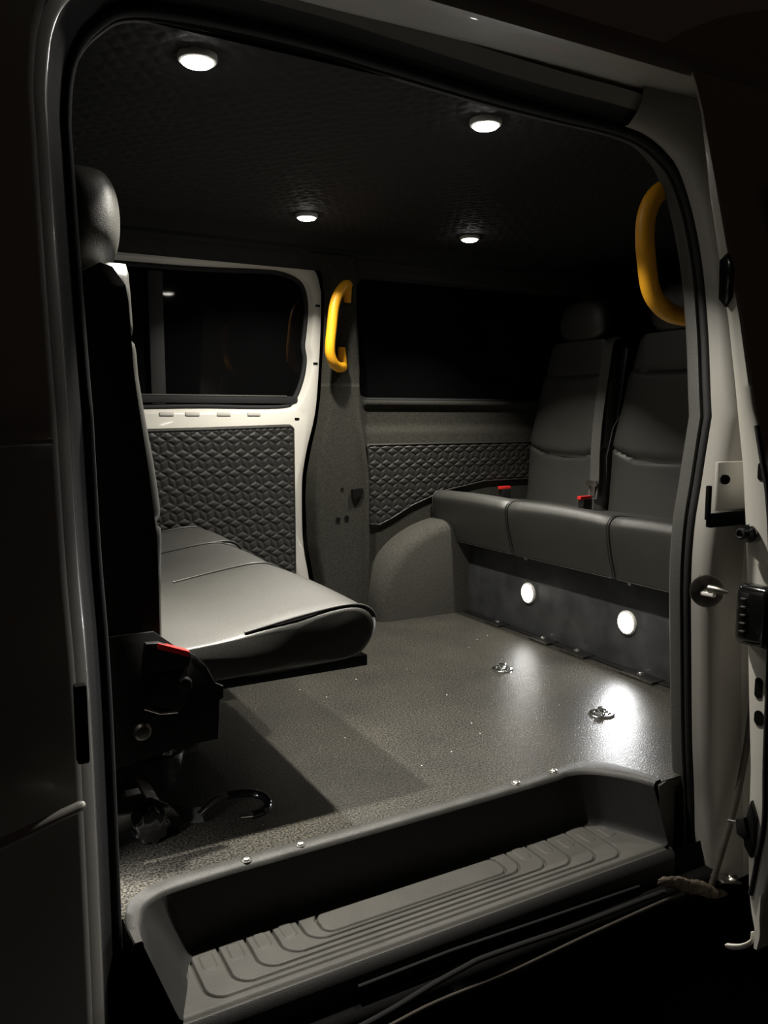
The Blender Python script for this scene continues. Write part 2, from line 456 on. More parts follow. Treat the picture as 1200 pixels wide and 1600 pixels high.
# quilted panel on the quarter
def panel(name, x0, x1, zb, zt, Y0, m, parent=None, res=.0025, puff=.0052, ro=.02, W=.047, H=.0537, a=.0140, ox=0, oz=0):
    xs = np.arange(x0, x1 + res, res); nz = int((max(zt(xs)) - min(zb(xs))) / res)
    t = np.linspace(0, 1, nz)[:, None]; B = zb(xs)[None, :]; T = zt(xs)[None, :]
    dl = np.minimum(xs - x0, x1 - xs); dl = np.clip(dl, 0, ro)
    cut = (ro - np.sqrt(np.maximum(ro ** 2 - (ro - dl) ** 2, 0)))[None, :]
    B = B + cut; T = T - cut
    X = xs[None, :] + 0 * t; Z = B + t * (T - B)
    e = np.minimum.reduce([Z - B, T - Z, X - x0, x1 - X])
    lift = sstep(-.001, .007, e) * .010
    q = quilt(X - ox, Z - oz, W, H, a)
    border = .6 * np.exp(-((e - .011) / .0022) ** 2)
    Y = Y0 - lift - puff * np.where(e > .011, q, .8) * sstep(0, .006, e) + puff * border
    return grid(name, X, Y, Z, m, parent)
bz = [(1.28, .335), (1.31, .316), (1.345, .312), (1.395, .332), (1.474, .372), (1.611, .420), (1.80, .45), (2.1, .45)]
pq = panel('quilted_side_panel', 1.292, 2.08, lambda x: interp(bz, x), lambda x: 0 * x + .607, 2.480, 'vinyl_quilt', ro=.018, ox=.01, oz=.012)
tag(pq, 'black quilted vinyl trim panel on the carpeted wall below the quarter window', 'trim panel')

# wheel arch box
arch = bmesh.new()
na = 40; secs = [(2.49, 1.0, .0), (2.40, 1.0, .0), (2.375, .985, .0), (2.358, .95, .0), (2.35, .90, 0)]
R_ = []
for (y, k, _) in secs:
    row = []
    for i in range(na + 1):
        a = PI * i / na
        ca, sa = math.cos(a), math.sin(a)
        row.append(arch.verts.new((1.70 - .425 * k * math.copysign(abs(ca) ** .85, ca), y, -.004 + .345 * k * sa ** .8)))
    R_.append(row)
for a_, b_ in zip(R_[:-1], R_[1:]):
    for i in range(na): arch.faces.new((a_[i], a_[i + 1], b_[i + 1], b_[i]))
arch.faces.new(R_[-1])
wa = frombm('wheel_arch_box', arch, 'arch_carpet', None, ang=60)
struct(wa); wa.name = 'trim_1'

# ------------------------------------------------------------------ far sliding door
door = sempty('door_1', 'closed far sliding door with white painted frame and dark window', 'door')
outer = [(.10, 1.178), (.531, 1.192), (.772, 1.204), (.95, 1.210), (1.037, 1.209), (1.095, 1.198), (1.128, 1.172), (1.143, 1.125), (1.147, 1.08), (1.141, .933), (1.128, .763), (1.114, .678), (1.090, .593), (1.073, .507), (1.068, .421), (1.070, .268), (1.090, .144), (1.11, .03), (.10, .03)]
inner = [(.16, 1.150), (.549, 1.160), (.771, 1.166), (.95, 1.171), (1.020, 1.168), (1.075, 1.150), (1.100, 1.120), (1.110, 1.06), (1.104, .98), (1.098, .93), (1.104, .88), (1.088, .805), (1.055, .742), (1.00, .720), (.698, .715), (.16, .715)]
def resamp(poly, c, N):
    out = []
    for k in range(N):
        a = 2 * PI * k / N; dx, dz = math.cos(a), math.sin(a); best = None
        for i in range(len(poly)):
            x1, z1 = poly[i]; x2, z2 = poly[(i + 1) % len(poly)]
            ex, ez = x2 - x1, z2 - z1; den = dx * ez - dz * ex
            if abs(den) < 1e-9: continue
            t = ((x1 - c[0]) * ez - (z1 - c[1]) * ex) / den; s = ((x1 - c[0]) * dz - (z1 - c[1]) * dx) / den
            if t > 0 and -1e-6 <= s <= 1 + 1e-6 and (best is None or t < best): best = t
        out.append((c[0] + dx * best, c[1] + dz * best))
    return out
cD = (.72, .92); N = 400
sm = lambda P: [(p.x, p.y) for p in smooth_path([(a, b, 0) for a, b in P[1:-1]], 5)]
oR = resamp([outer[0]] + sm(outer) + [outer[-1]], cD, N); iR = resamp([inner[0]] + sm(inner) + [inner[-1]], cD, N)
def lerp2(A, B, t): return [(a[0] + (b[0] - a[0]) * t, a[1] + (b[1] - a[1]) * t) for a, b in zip(A, B)]
def inset(A, c, d_):
    out = []
    for (x, z) in A:
        L_ = math.hypot(x - c[0], z - c[1]); out.append((x - (x - c[0]) / L_ * d_, z - (z - c[1]) / L_ * d_))
    return out
ringsD = [[(x, 2.535, z) for x, z in oR], [(x, 2.512, z) for x, z in oR], [(x, 2.503, z) for x, z in inset(oR, cD, .004)],
          [(x, 2.500, z) for x, z in inset(oR, cD, .012)], [(x, 2.500, z) for x, z in inset(iR, cD, -.012)],
          [(x, 2.504, z) for x, z in inset(iR, cD, -.004)], [(x, 2.514, z) for x, z in iR], [(x, 2.520, z) for x, z in inset(iR, cD, .010)], [(x, 2.545, z) for x, z in inset(iR, cD, .013)]]
V = [p for r in ringsD for p in r]; F = []
for i in range(len(ringsD) - 1):
    for k in range(N): F.append((i * N + k, i * N + (k + 1) % N, (i + 1) * N + (k + 1) % N, (i + 1) * N + k))
o = mesh('door_frame', V, F, 'paint', door, True, fix=True); autosmooth(o, 45)
gi = inset(iR, cD, .010)
bm = bmesh.new(); A = [bm.verts.new((x, 2.532, z)) for x, z in gi]; B = [bm.verts.new((x, 2.538, z)) for x, z in gi]
bm.faces.new(A); bm.faces.new(B)
for k in range(N): bm.faces.new((A[k], A[(k + 1) % N], B[(k + 1) % N], B[k]))
frombm('pane', bm, 'glass', door, ang=30)
tube('window_seal', [(x, 2.523, z) for x, z in inset(iR, cD, .014)[::2]], .0085, 'rubber', door, 8, closed=True)
box('window_divider', (.602, 2.522, .935), (.045, .012, .40), 'plastic', door, bev=.004)
box('window_rail', (.62, 2.520, .752), (.88, .014, .024), 'rubber', door, bev=.004)
tube('window_channel', [(.16, 2.514, .764), (1.02, 2.514, .764)], .0025, 'trim', door, 8)
for (hx, hz, hv) in [(.661, 1.181, 0), (.854, 1.187, 0), (1.037, 1.189, 0), (1.129, 1.062, 0), (1.119, .873, 0), (1.05, .690, 0)]:
    box('clip_hole', (hx, 2.4995, hz), (.016, .003, .0075), 'void', door, bev=.001)
for hx in (.62, .70, .80, .90):
    box('pressing', (hx, 2.5, .706), (.045, .006, .012), 'paint', door, bev=.003)
# quilted lower panel of the door
pt = [(.1, .655), (.563, .661), (.755, .665), (1.0, .672), (1.06, .672)]
pd = panel('quilted_panel', .16, 1.040, lambda x: 0 * x + .10, lambda x: interp(pt, x), 2.4995, 'vinyl_quilt', door, ro=.022, ox=.004, oz=.006)
# dark gap behind the frame edge
struct(box('wall_left_outer', (.75, 2.66, .62), (3.3, .03, 1.34), 'void'))
bpy.data.objects['wall_left_outer'].name = 'trim_2'
# header above the far door
hd = prism('trim_3', [(2.55, 1.165), (2.52, 1.212), (2.46, 1.216), (2.44, 1.228), (2.44, 1.262), (2.60, 1.262)], -.9, 2.38, 'x', 'headliner'); struct(hd)

# ------------------------------------------------------------------ near side: door opening
def Yn(z): return 1.03 + max(0., z - .7) * .26
# outline of the opening, bottom left -> up -> over -> bottom right   (x, z)
ol = [(.180, -.42), (.182, -.143), (.184, .0), (.184, .276), (.182, .407), (.178, .51), (.176, .62), (.175, .74), (.176, .90), (.178, 1.03), (.180, 1.095), (.192, 1.165), (.218, 1.207), (.265, 1.232), (.39, 1.243), (.54, 1.243), (.645, 1.237), (.84, 1.226), (.99, 1.222),
      (1.115, 1.221), (1.190, 1.213), (1.238, 1.188), (1.266, 1.152), (1.283, 1.079), (1.285, .979), (1.270, .856), (1.248, .74), (1.235, .664), (1.222, .582), (1.209, .499), (1.206, .402), (1.214, .278), (1.229, .085), (1.243, -.04), (1.252, -.14), (1.256, -.20)]
OLP = smooth_path([(x, 0, z) for x, z in ol], 6)
NO = len(OLP)
nrm = []
for i in range(NO):
    a = OLP[max(i - 1, 0)]; b = OLP[min(i + 1, NO - 1)]; t = (b - a).normalized(); nrm.append((-t.z, t.x))
def ring(Loff, Ldy, Roff, Rdy, Toff, Tdy):
    out = []
    for p, (nx, nz) in zip(OLP, nrm):
        wl_ = max(0, -nx) ** 2; wr = max(0, nx) ** 2; wt = nz ** 2
        d_ = wl_ * Loff + wr * Roff + wt * Toff; dy = wl_ * Ldy + wr * Rdy + wt * Tdy
        base = Yn(p.z) + .05 * wl_
        out.append((p.x + nx * d_, base + dy, p.z + nz * d_))
    return out
def loft(name, rings, m, parent=None, ang=50):
    k_ = len(rings[0]); V = [p for r in rings for p in r]; F = []
    for i in range(len(rings) - 1):
        for k in range(k_ - 1): F.append((i * k_ + k, i * k_ + k + 1, (i + 1) * k_ + k + 1, (i + 1) * k_ + k))
    return autosmooth(mesh(name, V, F, m, parent, True), ang)
nw = sempty('wall_right')
struct(prism('trim_4', [(1.170, 1.030), (1.240, 1.052), (1.240, 1.060), (1.170, 1.040)], -.20, -.002, 'z', 'trim'))
loft('inner_trim', [ring(.03, .06, .03, .040, .02, .04), ring(.004, .045, .004, .034, .004, .025), ring(0, .035, 0, .027, 0, .02), ring(0, .012, -.001, .004, 0, .012), ring(.012, .008, .012, 0, .012, .008)], 'trim', nw)
sp = ring(.009, .002, .011, -.006, .010, .002)
tube('door_seal', sp, .0095, 'rubber', nw, 10)
# recessed rubber band on the front post, white jamb on the rear post
loft('jamb', [ring(.010, .0, .012, -.012, .010, .004), ring(.028, -.035, .007, -.022, .02, -.01), ring(.036, -.050, .007, -.030, .03, -.02), ring(.040, -.088, .007, -.030, .035, -.03)], 'rubber', nw)
def keepx(r, test):
    return [p for p, q_ in zip(r, OLP) if test(q_)]
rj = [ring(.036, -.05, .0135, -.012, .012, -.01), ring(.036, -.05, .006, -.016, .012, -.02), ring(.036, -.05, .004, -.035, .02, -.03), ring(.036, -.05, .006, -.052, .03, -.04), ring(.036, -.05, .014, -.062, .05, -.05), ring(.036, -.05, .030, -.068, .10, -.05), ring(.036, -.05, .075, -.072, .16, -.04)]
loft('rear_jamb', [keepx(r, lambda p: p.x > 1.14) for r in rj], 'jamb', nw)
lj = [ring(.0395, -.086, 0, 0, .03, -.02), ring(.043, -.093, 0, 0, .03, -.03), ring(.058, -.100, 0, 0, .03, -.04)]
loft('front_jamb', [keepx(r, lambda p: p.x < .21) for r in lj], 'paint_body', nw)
# outer skin
sk = [ring(.056, -.100, .075, -.072, .035, -.03), ring(.064, -.108, .09, -.072, .06, -.040), ring(.80, -.112, .30, -.072, .09, .0), ring(.90, -.10, .95, -.072, .11, .12)]
loft('outer_skin', sk, 'paint_body', nw)
loft('inner_lining', [ring(.03, .06, .03, .040, .02, .04), ring(1.0, .06, 1.1, .06, .03, .08)], 'carpet', nw)
nw['label'] = 'near side body wall around the open sliding door'

# front bodywork: door crease, plus a ridge added to carry the light arc
cr = smooth_path([(.125, .945, .253), (.095, .935, .250), (.060, .928, .243), (.020, .925, .232), (-.06, .925, .19)], 5)
tube('light_arc_ridge', cr, [.004] + [.0065] * (len(cr) - 1), 'paint_body', nw, 8)
tube('door_crease', smooth_path([(.112, .965, .672), (.09, .964, .671), (.05, .964, .669)], 4), .004, 'paint_body', nw, 8)
box('hinge_cover', (.128, .960, .345), (.014, .016, .095), 'void', nw, bev=.004)

# middle rail pocket and striker on the rear post
rl = thing('door_rail', 'black horizontal roller rail end in the white rear door post', 'rail', (1.225, .944, .52))
box('rail_channel', (.005, 0, -.001), (.130, .012, .024), 'void', rl, bev=.002)
box('rail_stop', (-.060, .002, .030), (.008, .008, .060), 'void', rl, bev=.002)
box('rail_cover', (.012, .002, .058), (.110, .008, .085), 'paint_body', rl, bev=.003)
lathe('cover_plug', [(.0085, 0), (.0085, .003), (.006, .005)], (-.028, -.004, .070), (-.5, -.85, 0), 'void', rl, 16)
stk = thing('door_striker', 'round steel striker plate with wedge pin on the rear door post', 'striker', (1.205, .972, .385))
dd = (-.75, -.66, 0)
lathe('striker_plate', [(.030, 0), (.030, .003), (.027, .0045), (.004, .0045)], (0, 0, 0), dd, 'steel', stk, 28)
box('striker_bar', (-.006, -.004, -.004), (.010, .034, .007), 'label_white', stk, bev=.002)
pin = bmesh.new(); bm_tube(pin, [(-.004, -.008, .006), (-.002, -.024, .006), (0, -.036, .006), (.002, -.045, .005)], [.008, .007, .004, .001], 12)
frombm('striker_pin', pin, 'steel', stk)
box('striker_recess', (.002, .012, .010), (.004, .016, .030), 'void', stk, bev=.001)
tube('arch_lip', smooth_path([(1.285, .925, .20), (1.280, .928, .10), (1.265, .935, -.02), (1.245, .945, -.12), (1.232, .952, -.18)], 6), .006, 'sill', nw, 8)
jg = thing('lower_roller_bracket', 'dirty metal roller arm below the rear end of the step', 'bracket', (1.18, .955, -.18))
bm = bmesh.new()
pts = smooth_path([(-.075, .012, .036), (-.045, .006, .030), (-.01, 0, .015), (.02, -.005, .004), (.05, -.01, -.012), (.085, -.012, -.022)], 6)
bm_tube(bm, pts, [.004 + .010 * math.sin(PI * min(1, i / (len(pts) - 1) * 1.05 + .0)) ** .6 if i < len(pts) - 1 else .004 for i in range(len(pts))], 12, flat=.45)
for v_ in bm.verts: v_.co += Vector((random.uniform(-1, 1), random.uniform(-1, 1), random.uniform(-1, 1))) * .0012
frombm('roller_arm', bm, 'grime', jg)
box('arm_plate', (.085, -.01, .005), (.06, .03, .004), 'steel', jg, bev=.001, rot=Matrix.Rotation(.35, 3, 'Y'))
lathe('arm_bolt', [(.009, 0), (.009, .006), (.006, .008)], (.098, -.012, .004), (0, -.4, .9), 'chrome', jg, 12)

# ------------------------------------------------------------------ open sliding door at the right
sd = sempty('door_2', 'open near sliding door slid back, seen by its white leading edge', 'door')
dp = [(-.30, .838), (-.195, .838), (-.169, .846), (-.126, .854), (-.022, .861), (.093, .864), (.205, .874), (.316, .883), (.482, .896), (.613, .911), (.754, .935), (.863, .955), (.975, .981), (1.087, 1.007), (1.221, 1.030), (1.28, 1.047), (1.33, 1.066)]
dz = np.array([p[0] for p in dp]); dy_ = np.array([p[1] for p in dp])
tz = [(-.30, .008), (-.225, .010), (-.195, .016), (-.13, .030), (-.05, .050), (.05, .075), (.15, .085), (.5, .085), (.60, .065), (.66, .045), (.71, .036), (.76, .034), (.96, .026), (1.09, .022), (1.2, .010), (1.33, .003)]
Zs = np.concatenate([np.arange(-.225, 1.330, .012), [1.330]])
yi = np.interp(Zs, dz, dy_); th = np.interp(Zs, [p[0] for p in tz], [p[1] for p in tz])
XD = 1.200
cols = []
cols.append((XD + .9 + 0 * Zs, yi + .000)); cols.append((XD + .012 + 0 * Zs, yi)); cols.append((XD + .003 + 0 * Zs, yi - .0015)); cols.append((XD + 0 * Zs, yi - .005 * np.minimum(1, th / .02)))
cols.append((XD + .0 * Zs, yi - th * .5)); cols.append((XD + 0 * Zs, yi - th + .15 * th)); cols.append((XD + .006 + 0 * Zs, yi - th)); cols.append((XD + .9 + 0 * Zs, yi - th - .004))
X = np.stack([c[0] for c in cols], 1); Y = np.stack([c[1] for c in cols], 1); Z = np.repeat(Zs[:, None], len(cols), 1)
o = grid('door_shell', X, Y, Z, 'paint', sd); autosmooth(o, 50)
def dY(z, f=.5): return float(np.interp(z, dz, dy_) - f * np.interp(z, [p[0] for p in tz], [p[1] for p in tz]))
# rubber strip on the edge face
rs = [(XD - .002, .884, .684), (XD - .002, .870, .626), (XD - .002, .857, .573), (XD - .002, .845, .48), (XD - .002, .838, .35), (XD - .002, .833, .129), (XD - .002, .828, .016), (XD - .002, .836, -.057), (XD - .002, .846, -.13)]
tube('edge_rubber', smooth_path(rs, 5), .0042, 'rubber', sd, 8)
bm = bmesh.new(); bm_box(bm, (XD - .006, .858, .366), (.040, .068, .104), .014, 3)
frombm('door_latch', bm, 'gloss_black', sd)
for k in range(5): box('latch_rib', (XD - .027, .872, .394 - k * .014), (.006, .010, .003), 'trim', sd, bev=.001)
lathe('door_buffer', [(.006, 0), (.014, .001), (.016, .006), (.015, .010), (.007, .013), (.006, .018)], (XD, .884, .502), (-1, .15, 0), 'gloss_black', sd, 20)
lathe('buffer_cup', [(.006, 0), (.010, .002), (.010, .007), (.007, .008), (.005, .004)], (XD - .016, .888, .502), (-1, .15, 0), 'rubber', sd, 20)
def slot_hole(y, z, w_, h_):
    p = rrect(y, z, w_ / 2, h_ / 2, min(w_, h_) * .48)
    prism('access_hole', p, XD - .0012, XD + .004, 'x', 'void', sd)
slot_hole(.854, .240, .014, .036); slot_hole(.850, .188, .018, .026); slot_hole(.872, .608, .012, .030)
prism('latch_plate', [(.852, .040), (.842, .018), (.842, -.035), (.846, -.062), (.860, -.045), (.864, -.02), (.858, .01)], XD - .008, XD + .002, 'x', 'metal_black', sd, bev=.002)
prism('lower_latch', [(.874, .000), (.858, .008), (.850, -.015), (.854, -.03), (.870, -.026)], XD - .016, XD, 'x', 'metal_black', sd, bev=.002)
lathe('latch_pin', [(.003, 0), (.003, .012), (.002, .013)], (XD - .012, .876, -.008), (-.6, .8, 0), 'zinc', sd, 12)
fgp = smooth_path([(XD + .004, .842, -.200), (XD + .002, .840, -.214), (XD - .008, .848, -.226), (XD - .016, .862, -.234), (XD - .020, .874, -.238)], 5)
tube('bottom_flange', fgp, [.004 + .007 * min(1, i / (len(fgp) - 6)) if i < len(fgp) - 2 else .007 for i in range(len(fgp))], 'paint', sd, 10, flat=.45)
prism('upper_handle_cover', [(.955, .975), (.970, .965), (.968, .90), (.955, .885), (.945, .90), (.944, .95)], XD - .008, XD + .002, 'x', 'gloss_black', sd, bev=.003)
# rear quarter window glass seen between post and door
o = prism('window_2', [(1.262, .66), (1.36, .66), (1.40, .80), (1.40, 1.12), (1.30, 1.12), (1.285, .85)], 0, .004, 'y', 'glass'); struct(o)
o.location = (.02, .962, 0)

# ------------------------------------------------------------------ lamps
def ceiling_lamp(x, y):
    t = thing('ceiling_light', '', 'light', (x, y, 1.2565), 0, 'round ceiling lights')
    lathe('bezel', [(.031, 0.004), (.031, -.004), (.029, -.007), (.0255, -.008), (.025, -.006)][::-1], (0, 0, 0), (0, 0, 1), 'bezel', t)
    lathe('lens', [(.0255, .001), (.0255, -.006), (.022, -.011), (.012, -.014), (.002, -.015)][::-1], (0, 0, 0), (0, 0, 1), 'lens', t)
    return t
CL = [((.39, 1.31), 'lit ceiling light nearest the camera, above the front seat headrest'), ((.95, 1.32), 'lit ceiling light near the top edge of the door opening, toward the rear'),
      ((.94, 2.15), 'lit ceiling light on the far side above the white framed door window'), ((1.50, 2.16), 'lit ceiling light on the far side above the quarter window')]
proto = ceiling_lamp(*CL[0][0]); proto['label'] = CL[0][1]
for (xy, lab) in CL[1:]:
    c = copy_tree(proto, None, (xy[0], xy[1], 1.2565)); c['label'] = lab
def area(name, loc, rot, power, size, col, parent=None, spread=180):
    l = bpy.data.lights.new(name, 'AREA'); l.shape = 'DISK'; l.size = size; l.energy = power; l.color = col; l.spread = math.radians(spread)
    o = bpy.data.objects.new(name, l); COL.objects.link(o); o.location = loc; o.rotation_euler = rot; return o
PW = 3.0
for (xy, _), k, sp_ in zip(CL, (1.0, 1.05, 1.0, .7), (72, 105, 125, 95)):
    area('ceiling_light_glow', (xy[0], xy[1], 1.2405), (0, 0, 0), PW * k, .035, (1, .95, .85), spread=sp_)

def bench_lamp(y):
    t = thing('bench_light', '', 'light', (1.6445, y, .131), 0, 'round lights in the bench front panel')
    lathe('bezel', [(.034, -.004), (.034, .003), (.031, .006), (.026, .006)], (0, 0, 0), (-1, 0, 0), 'bezel', t)
    lathe('lens', [(.0255, 0), (.0255, .006), (.021, .010), (.012, .012), (.002, .0125)], (0, 0, 0), (-1, 0, 0), 'lens', t)
    return t
b1 = bench_lamp(2.013); b1['label'] = 'lit round light in the bench panel, the one farther from the door'
b2 = copy_tree(b1, None, (1.6445, 1.585, .131)); b2['label'] = 'lit round light in the bench panel, the one nearer the door'
area('bench_light_glow', (1.629, 2.013, .131), (0, math.radians(90), 0), .07, .05, (.95, .97, 1), spread=140)
area('bench_light_glow', (1.629, 1.585, .131), (0, math.radians(90), 0), .55, .05, (.95, .97, 1), spread=140)

# unseen low lamp added behind the front post to brighten the floor edge
lathe('added_low_lamp', [(.016, 0), (.016, .004), (.010, .006), (.002, .0065)], (.140, 1.17, .07), (1, 0, 0), 'bezel', nw, 20)
area('added_low_lamp_glow', (.149, 1.17, .085), (0, math.radians(-48), 0), .13, .02, (1, .97, .95), spread=100)

# ------------------------------------------------------------------ seats (local: +x forward, +y left, z up, origin on the floor)
def cushion_prof(kind):
    if kind == 'rear':
        return [(.00, .300), (.00, .372), (.03, .380), (.20, .398), (.33, .422), (.385, .430), (.412, .428), (.428, .414), (.431, .395), (.424, .345), (.405, .275), (.400, .262), (.390, .258), (.30, .258)]
    return [(.00, .262), (-.005, .300), (.02, .316), (.12, .325), (.24, .344), (.32, .354), (.362, .353), (.386, .342), (.398, .322), (.396, .300), (.384, .280), (.360, .262), (.30, .256), (.15, .256)]
def closed_smooth(p, n=4):
    return [(q.x, q.y) for q in smooth_path([(a, b, 0) for a, b in p], n, closed=True)]
def add_cushion(parent, hw, kind):
    P = closed_smooth(cushion_prof(kind), 4); c = (sum(p[0] for p in P) / len(P), sum(p[1] for p in P) / len(P))
    st_ = [(-hw, .030), (-hw + .001, .016), (-hw + .004, .007), (-hw + .010, 0)] + [(-hw + .01 + (2 * hw - .02) * k / 10, 0) for k in range(1, 10)] + [(hw - .010, 0), (hw - .004, .007), (hw - .001, .016), (hw, .030)]
    V, F = [], []
    for y, s in st_:
        cr = .006 * (1 - (y / hw) ** 2)
        for (x, z) in P:
            L_ = math.hypot(x - c[0], (z - c[1])); k = max(0, 1 - s * .6 / max(.03, L_))
            zz_ = c[1] + (z - c[1]) * k
            if z > c[1]: zz_ += cr
            V.append((c[0] + (x - c[0]) * k, y, zz_))
    m_ = len(P)
    for i in range(len(st_) - 1):
        for k in range(m_): F.append((i * m_ + k, i * m_ + (k + 1) % m_, (i + 1) * m_ + (k + 1) % m_, (i + 1) * m_ + k))
    F.append(tuple(range(m_))); F.append(tuple(range((len(st_) - 1) * m_, len(st_) * m_)))
    cu = autosmooth(mesh('seat_cushion', V, F, 'seat_vinyl', parent, True), 50)
    for s in (-1, 1):
        path = [(x, s * (hw - .006), z + .0020) for (x, z) in P if z > c[1] + .02]
        if kind == 'rear': path = [(x, s * (hw - .003), z) for (x, z) in P[3:46]]
        tube('piping', path, .0028, 'piping', cu, 8)
    return cu
def add_back(parent, hw, z0, z1, face, thick, hw_top, straight=False):
    """face(z) -> x of the front face; closed loops stacked up the back"""
    nz, na_ = 84, 72; V, F = [], []
    for i in range(nz):
        v_ = i / (nz - 1); z = z0 + (z1 - z0) * v_
        w_ = np.interp(v_, [0, .15, .35, .5, .75, .92, .97, 1.0], [hw * .97, hw, hw * .985, hw * .93, hw * .86, hw_top, hw_top * .95, hw_top * .80])
        if straight: w_ = hw * np.interp(v_, [0, .93, .975, 1.], [1, 1, .975, .90])
        tk = thick * np.interp(v_, [0, .08, .3, .8, .95, 1], [.8, 1, 1, .85, .72, .35])
        fx = face(z)
        for k in range(na_):
            a = 2 * PI * k / na_; ca, sa = math.cos(a), math.sin(a)
            ex, ey = (.22, .13) if straight else (.45, .30); x_ = math.copysign(abs(ca) ** ex, ca); y_ = math.copysign(abs(sa) ** ey, sa)
            yy_ = w_ * y_
            xx = fx - tk / 2 + tk / 2 * x_
            if ca > 0:
                s_ = yy_ / hw
                zl = z0 + (z1 - z0) * .30 + .045 * s_ * s_; zu = z0 + (z1 - z0) * .79 + .022 * s_ * s_
                gro = .010 * math.exp(-((z - zl) / .005) ** 2) + .008 * math.exp(-((z - zu) / .005) ** 2)
                pad = .014 * (1 if zl < z < zu else .0) * math.exp(-(s_ / .9) ** 6)
                sm_ = min(1, max(0, (z - zl) / .02)) * min(1, max(0, (zu - z) / .02))
                bol = (.006 if straight else .016) * np.exp(-((v_ - .42) / .18) ** 2) * min(1, abs(s_)) ** 2
                xx += (-gro + .010 * sm_ * (1 - min(1, abs(s_)) ** 4) + bol) * min(1, ca * 2)
            V.append((xx, yy_, z))
    for i in range(nz - 1):
        for k in range(na_): F.append((i * na_ + k, i * na_ + (k + 1) % na_, (i + 1) * na_ + (k + 1) % na_, (i + 1) * na_ + k))
    F.append(tuple(range(na_))); F.append(tuple(range((nz - 1) * na_, nz * na_)))
    return autosmooth(mesh('backrest', V, F, 'seat_vinyl', parent, True), 60)
def add_headrest(parent, hw, z0, z1, fx, thick):
    nz, na_ = 26, 48; V, F = [], []
    for i in range(nz):
        v_ = i / (nz - 1); z = z0 + (z1 - z0) * v_
        s = (1 - abs(2 * v_ - 1) ** 3.2) ** .42 if 0 < v_ < 1 else .08
        s = max(s, .12)
        w_ = hw * s * np.interp(v_, [0, .5, 1], [1, 1, .92]); tk = thick * (.4 + .6 * s)
        for k in range(na_):
            a = 2 * PI * k / na_; ca, sa = math.cos(a), math.sin(a)
            V.append((fx - thick / 2 + tk / 2 * math.copysign(abs(ca) ** .65, ca) + .012 * math.sin(PI * v_), w_ * math.copysign(abs(sa) ** .6, sa), z))
    for i in range(nz - 1):
        for k in range(na_): F.append((i * na_ + k, i * na_ + (k + 1) % na_, (i + 1) * na_ + (k + 1) % na_, (i + 1) * na_ + k))
    F.append(tuple(range(na_))); F.append(tuple(range((nz - 1) * na_, nz * na_)))
    h = autosmooth(mesh('headrest', V, F, 'seat_vinyl', parent, True), 60)
    for s in (-1, 1): tube('headrest_post', [(fx - thick / 2, s * .05, z0 - .05), (fx - thick / 2, s * .05, z0 + .04)], .005, 'metal_black', h, 8)
    return h
def ribbon(name, pts, wdir, w_, m_, parent, th_=.0016):
    P = smooth_path(pts, 6); W_ = Vector(wdir).normalized() * (w_ / 2)
    V, F = [], []
    for i, p in enumerate(P):
        t = (P[min(i + 1, len(P) - 1)] - P[max(i - 1, 0)]).normalized(); n_ = t.cross(W_).normalized() * th_
        V += [p - W_ - n_, p + W_ - n_, p + W_ + n_, p - W_ + n_]
    for i in range(len(P) - 1):
        for k in range(4): F.append((i * 4 + k, i * 4 + (k + 1) % 4, i * 4 + 4 + (k + 1) % 4, i * 4 + 4 + k))
    F.append((0, 1, 2, 3)); b_ = (len(P) - 1) * 4; F.append((b_, b_ + 1, b_ + 2, b_ + 3))
    return autosmooth(mesh(name, V, F, m_, parent, True), 40)

# rear bench seats, facing forward (towards -X)
def rear_face(z): return .020 - (z - .40) * .12
def rear_seat():
    t = thing('rear_seat', '', 'seat', (1.99, 2.246, 0), PI, 'rear bench seats')
    add_cushion(t, .2205, 'rear')
    add_back(t, .220, .375, .965, rear_face, .105, .165)
    add_headrest(t, .118, .955, 1.115, rear_face(1.0) + .0, .085)
    # shoulder belt down the door-side edge of the back (local +y)
    f = lambda z: rear_face(z) + .014
    b = ribbon('seat_belt', [(rear_face(.955) - .03, .165, .968), (rear_face(.93) + .004, .166, .945), (f(.86), .170, .86), (f(.70) + .012, .178, .70), (f(.58) + .014, .186, .58), (f(.50) + .010, .192, .49), (f(.42) + .012, .196, .42)], (0, 1, -.05), .044, 'webbing', t)
    zt_ = .472
    bm = bmesh.new(); bm_box(bm, (f(zt_) + .020, .192, zt_), (.006, .052, .020), .0025)
    bm_box(bm, (f(zt_) + .020, .198, zt_ - .028), (.003, .022, .036), .001)
    frombm('belt_tongue', bm, 'steel', b)
    k = box('buckle', (.115, -.205, .408), (.040, .026, .036), 'metal_black', t, bev=.004)
    box('release_button', (.118, -.205, .430), (.050, .018, .012), 'red', k, bev=.003)
    # plastic side shield of the recliner
    prism('side_cover', [(-.075, .40), (.0, .40), (.005, .56), (-.02, .66), (-.05, .70), (-.075, .60)], .213, .2195, 'y', 'plastic', t, bev=.002)
    # belt reel housing standing behind the shoulder
    prism('belt_frame', [(-.085, .40), (-.04, .40), (-.045, .70), (-.075, .93), (-.10, .93), (-.095, .70)], .180, .215, 'y', 'metal_black', t, bev=.006)
    return t
rs1 = rear_seat(); rs1['label'] = 'charcoal vinyl rear bench seat farthest from the door, beside the carpeted wall'
rs2 = copy_tree(rs1, None, (1.99, 1.807, 0)); rs2['label'] = 'charcoal vinyl middle seat of the rear bench'
rs3 = copy_tree(rs1, None, (1.99, 1.365, 0)); rs1.scale = (1, .98, 1); rs3['label'] = 'rear bench seat nearest the door, partly hidden behind the rear door post'

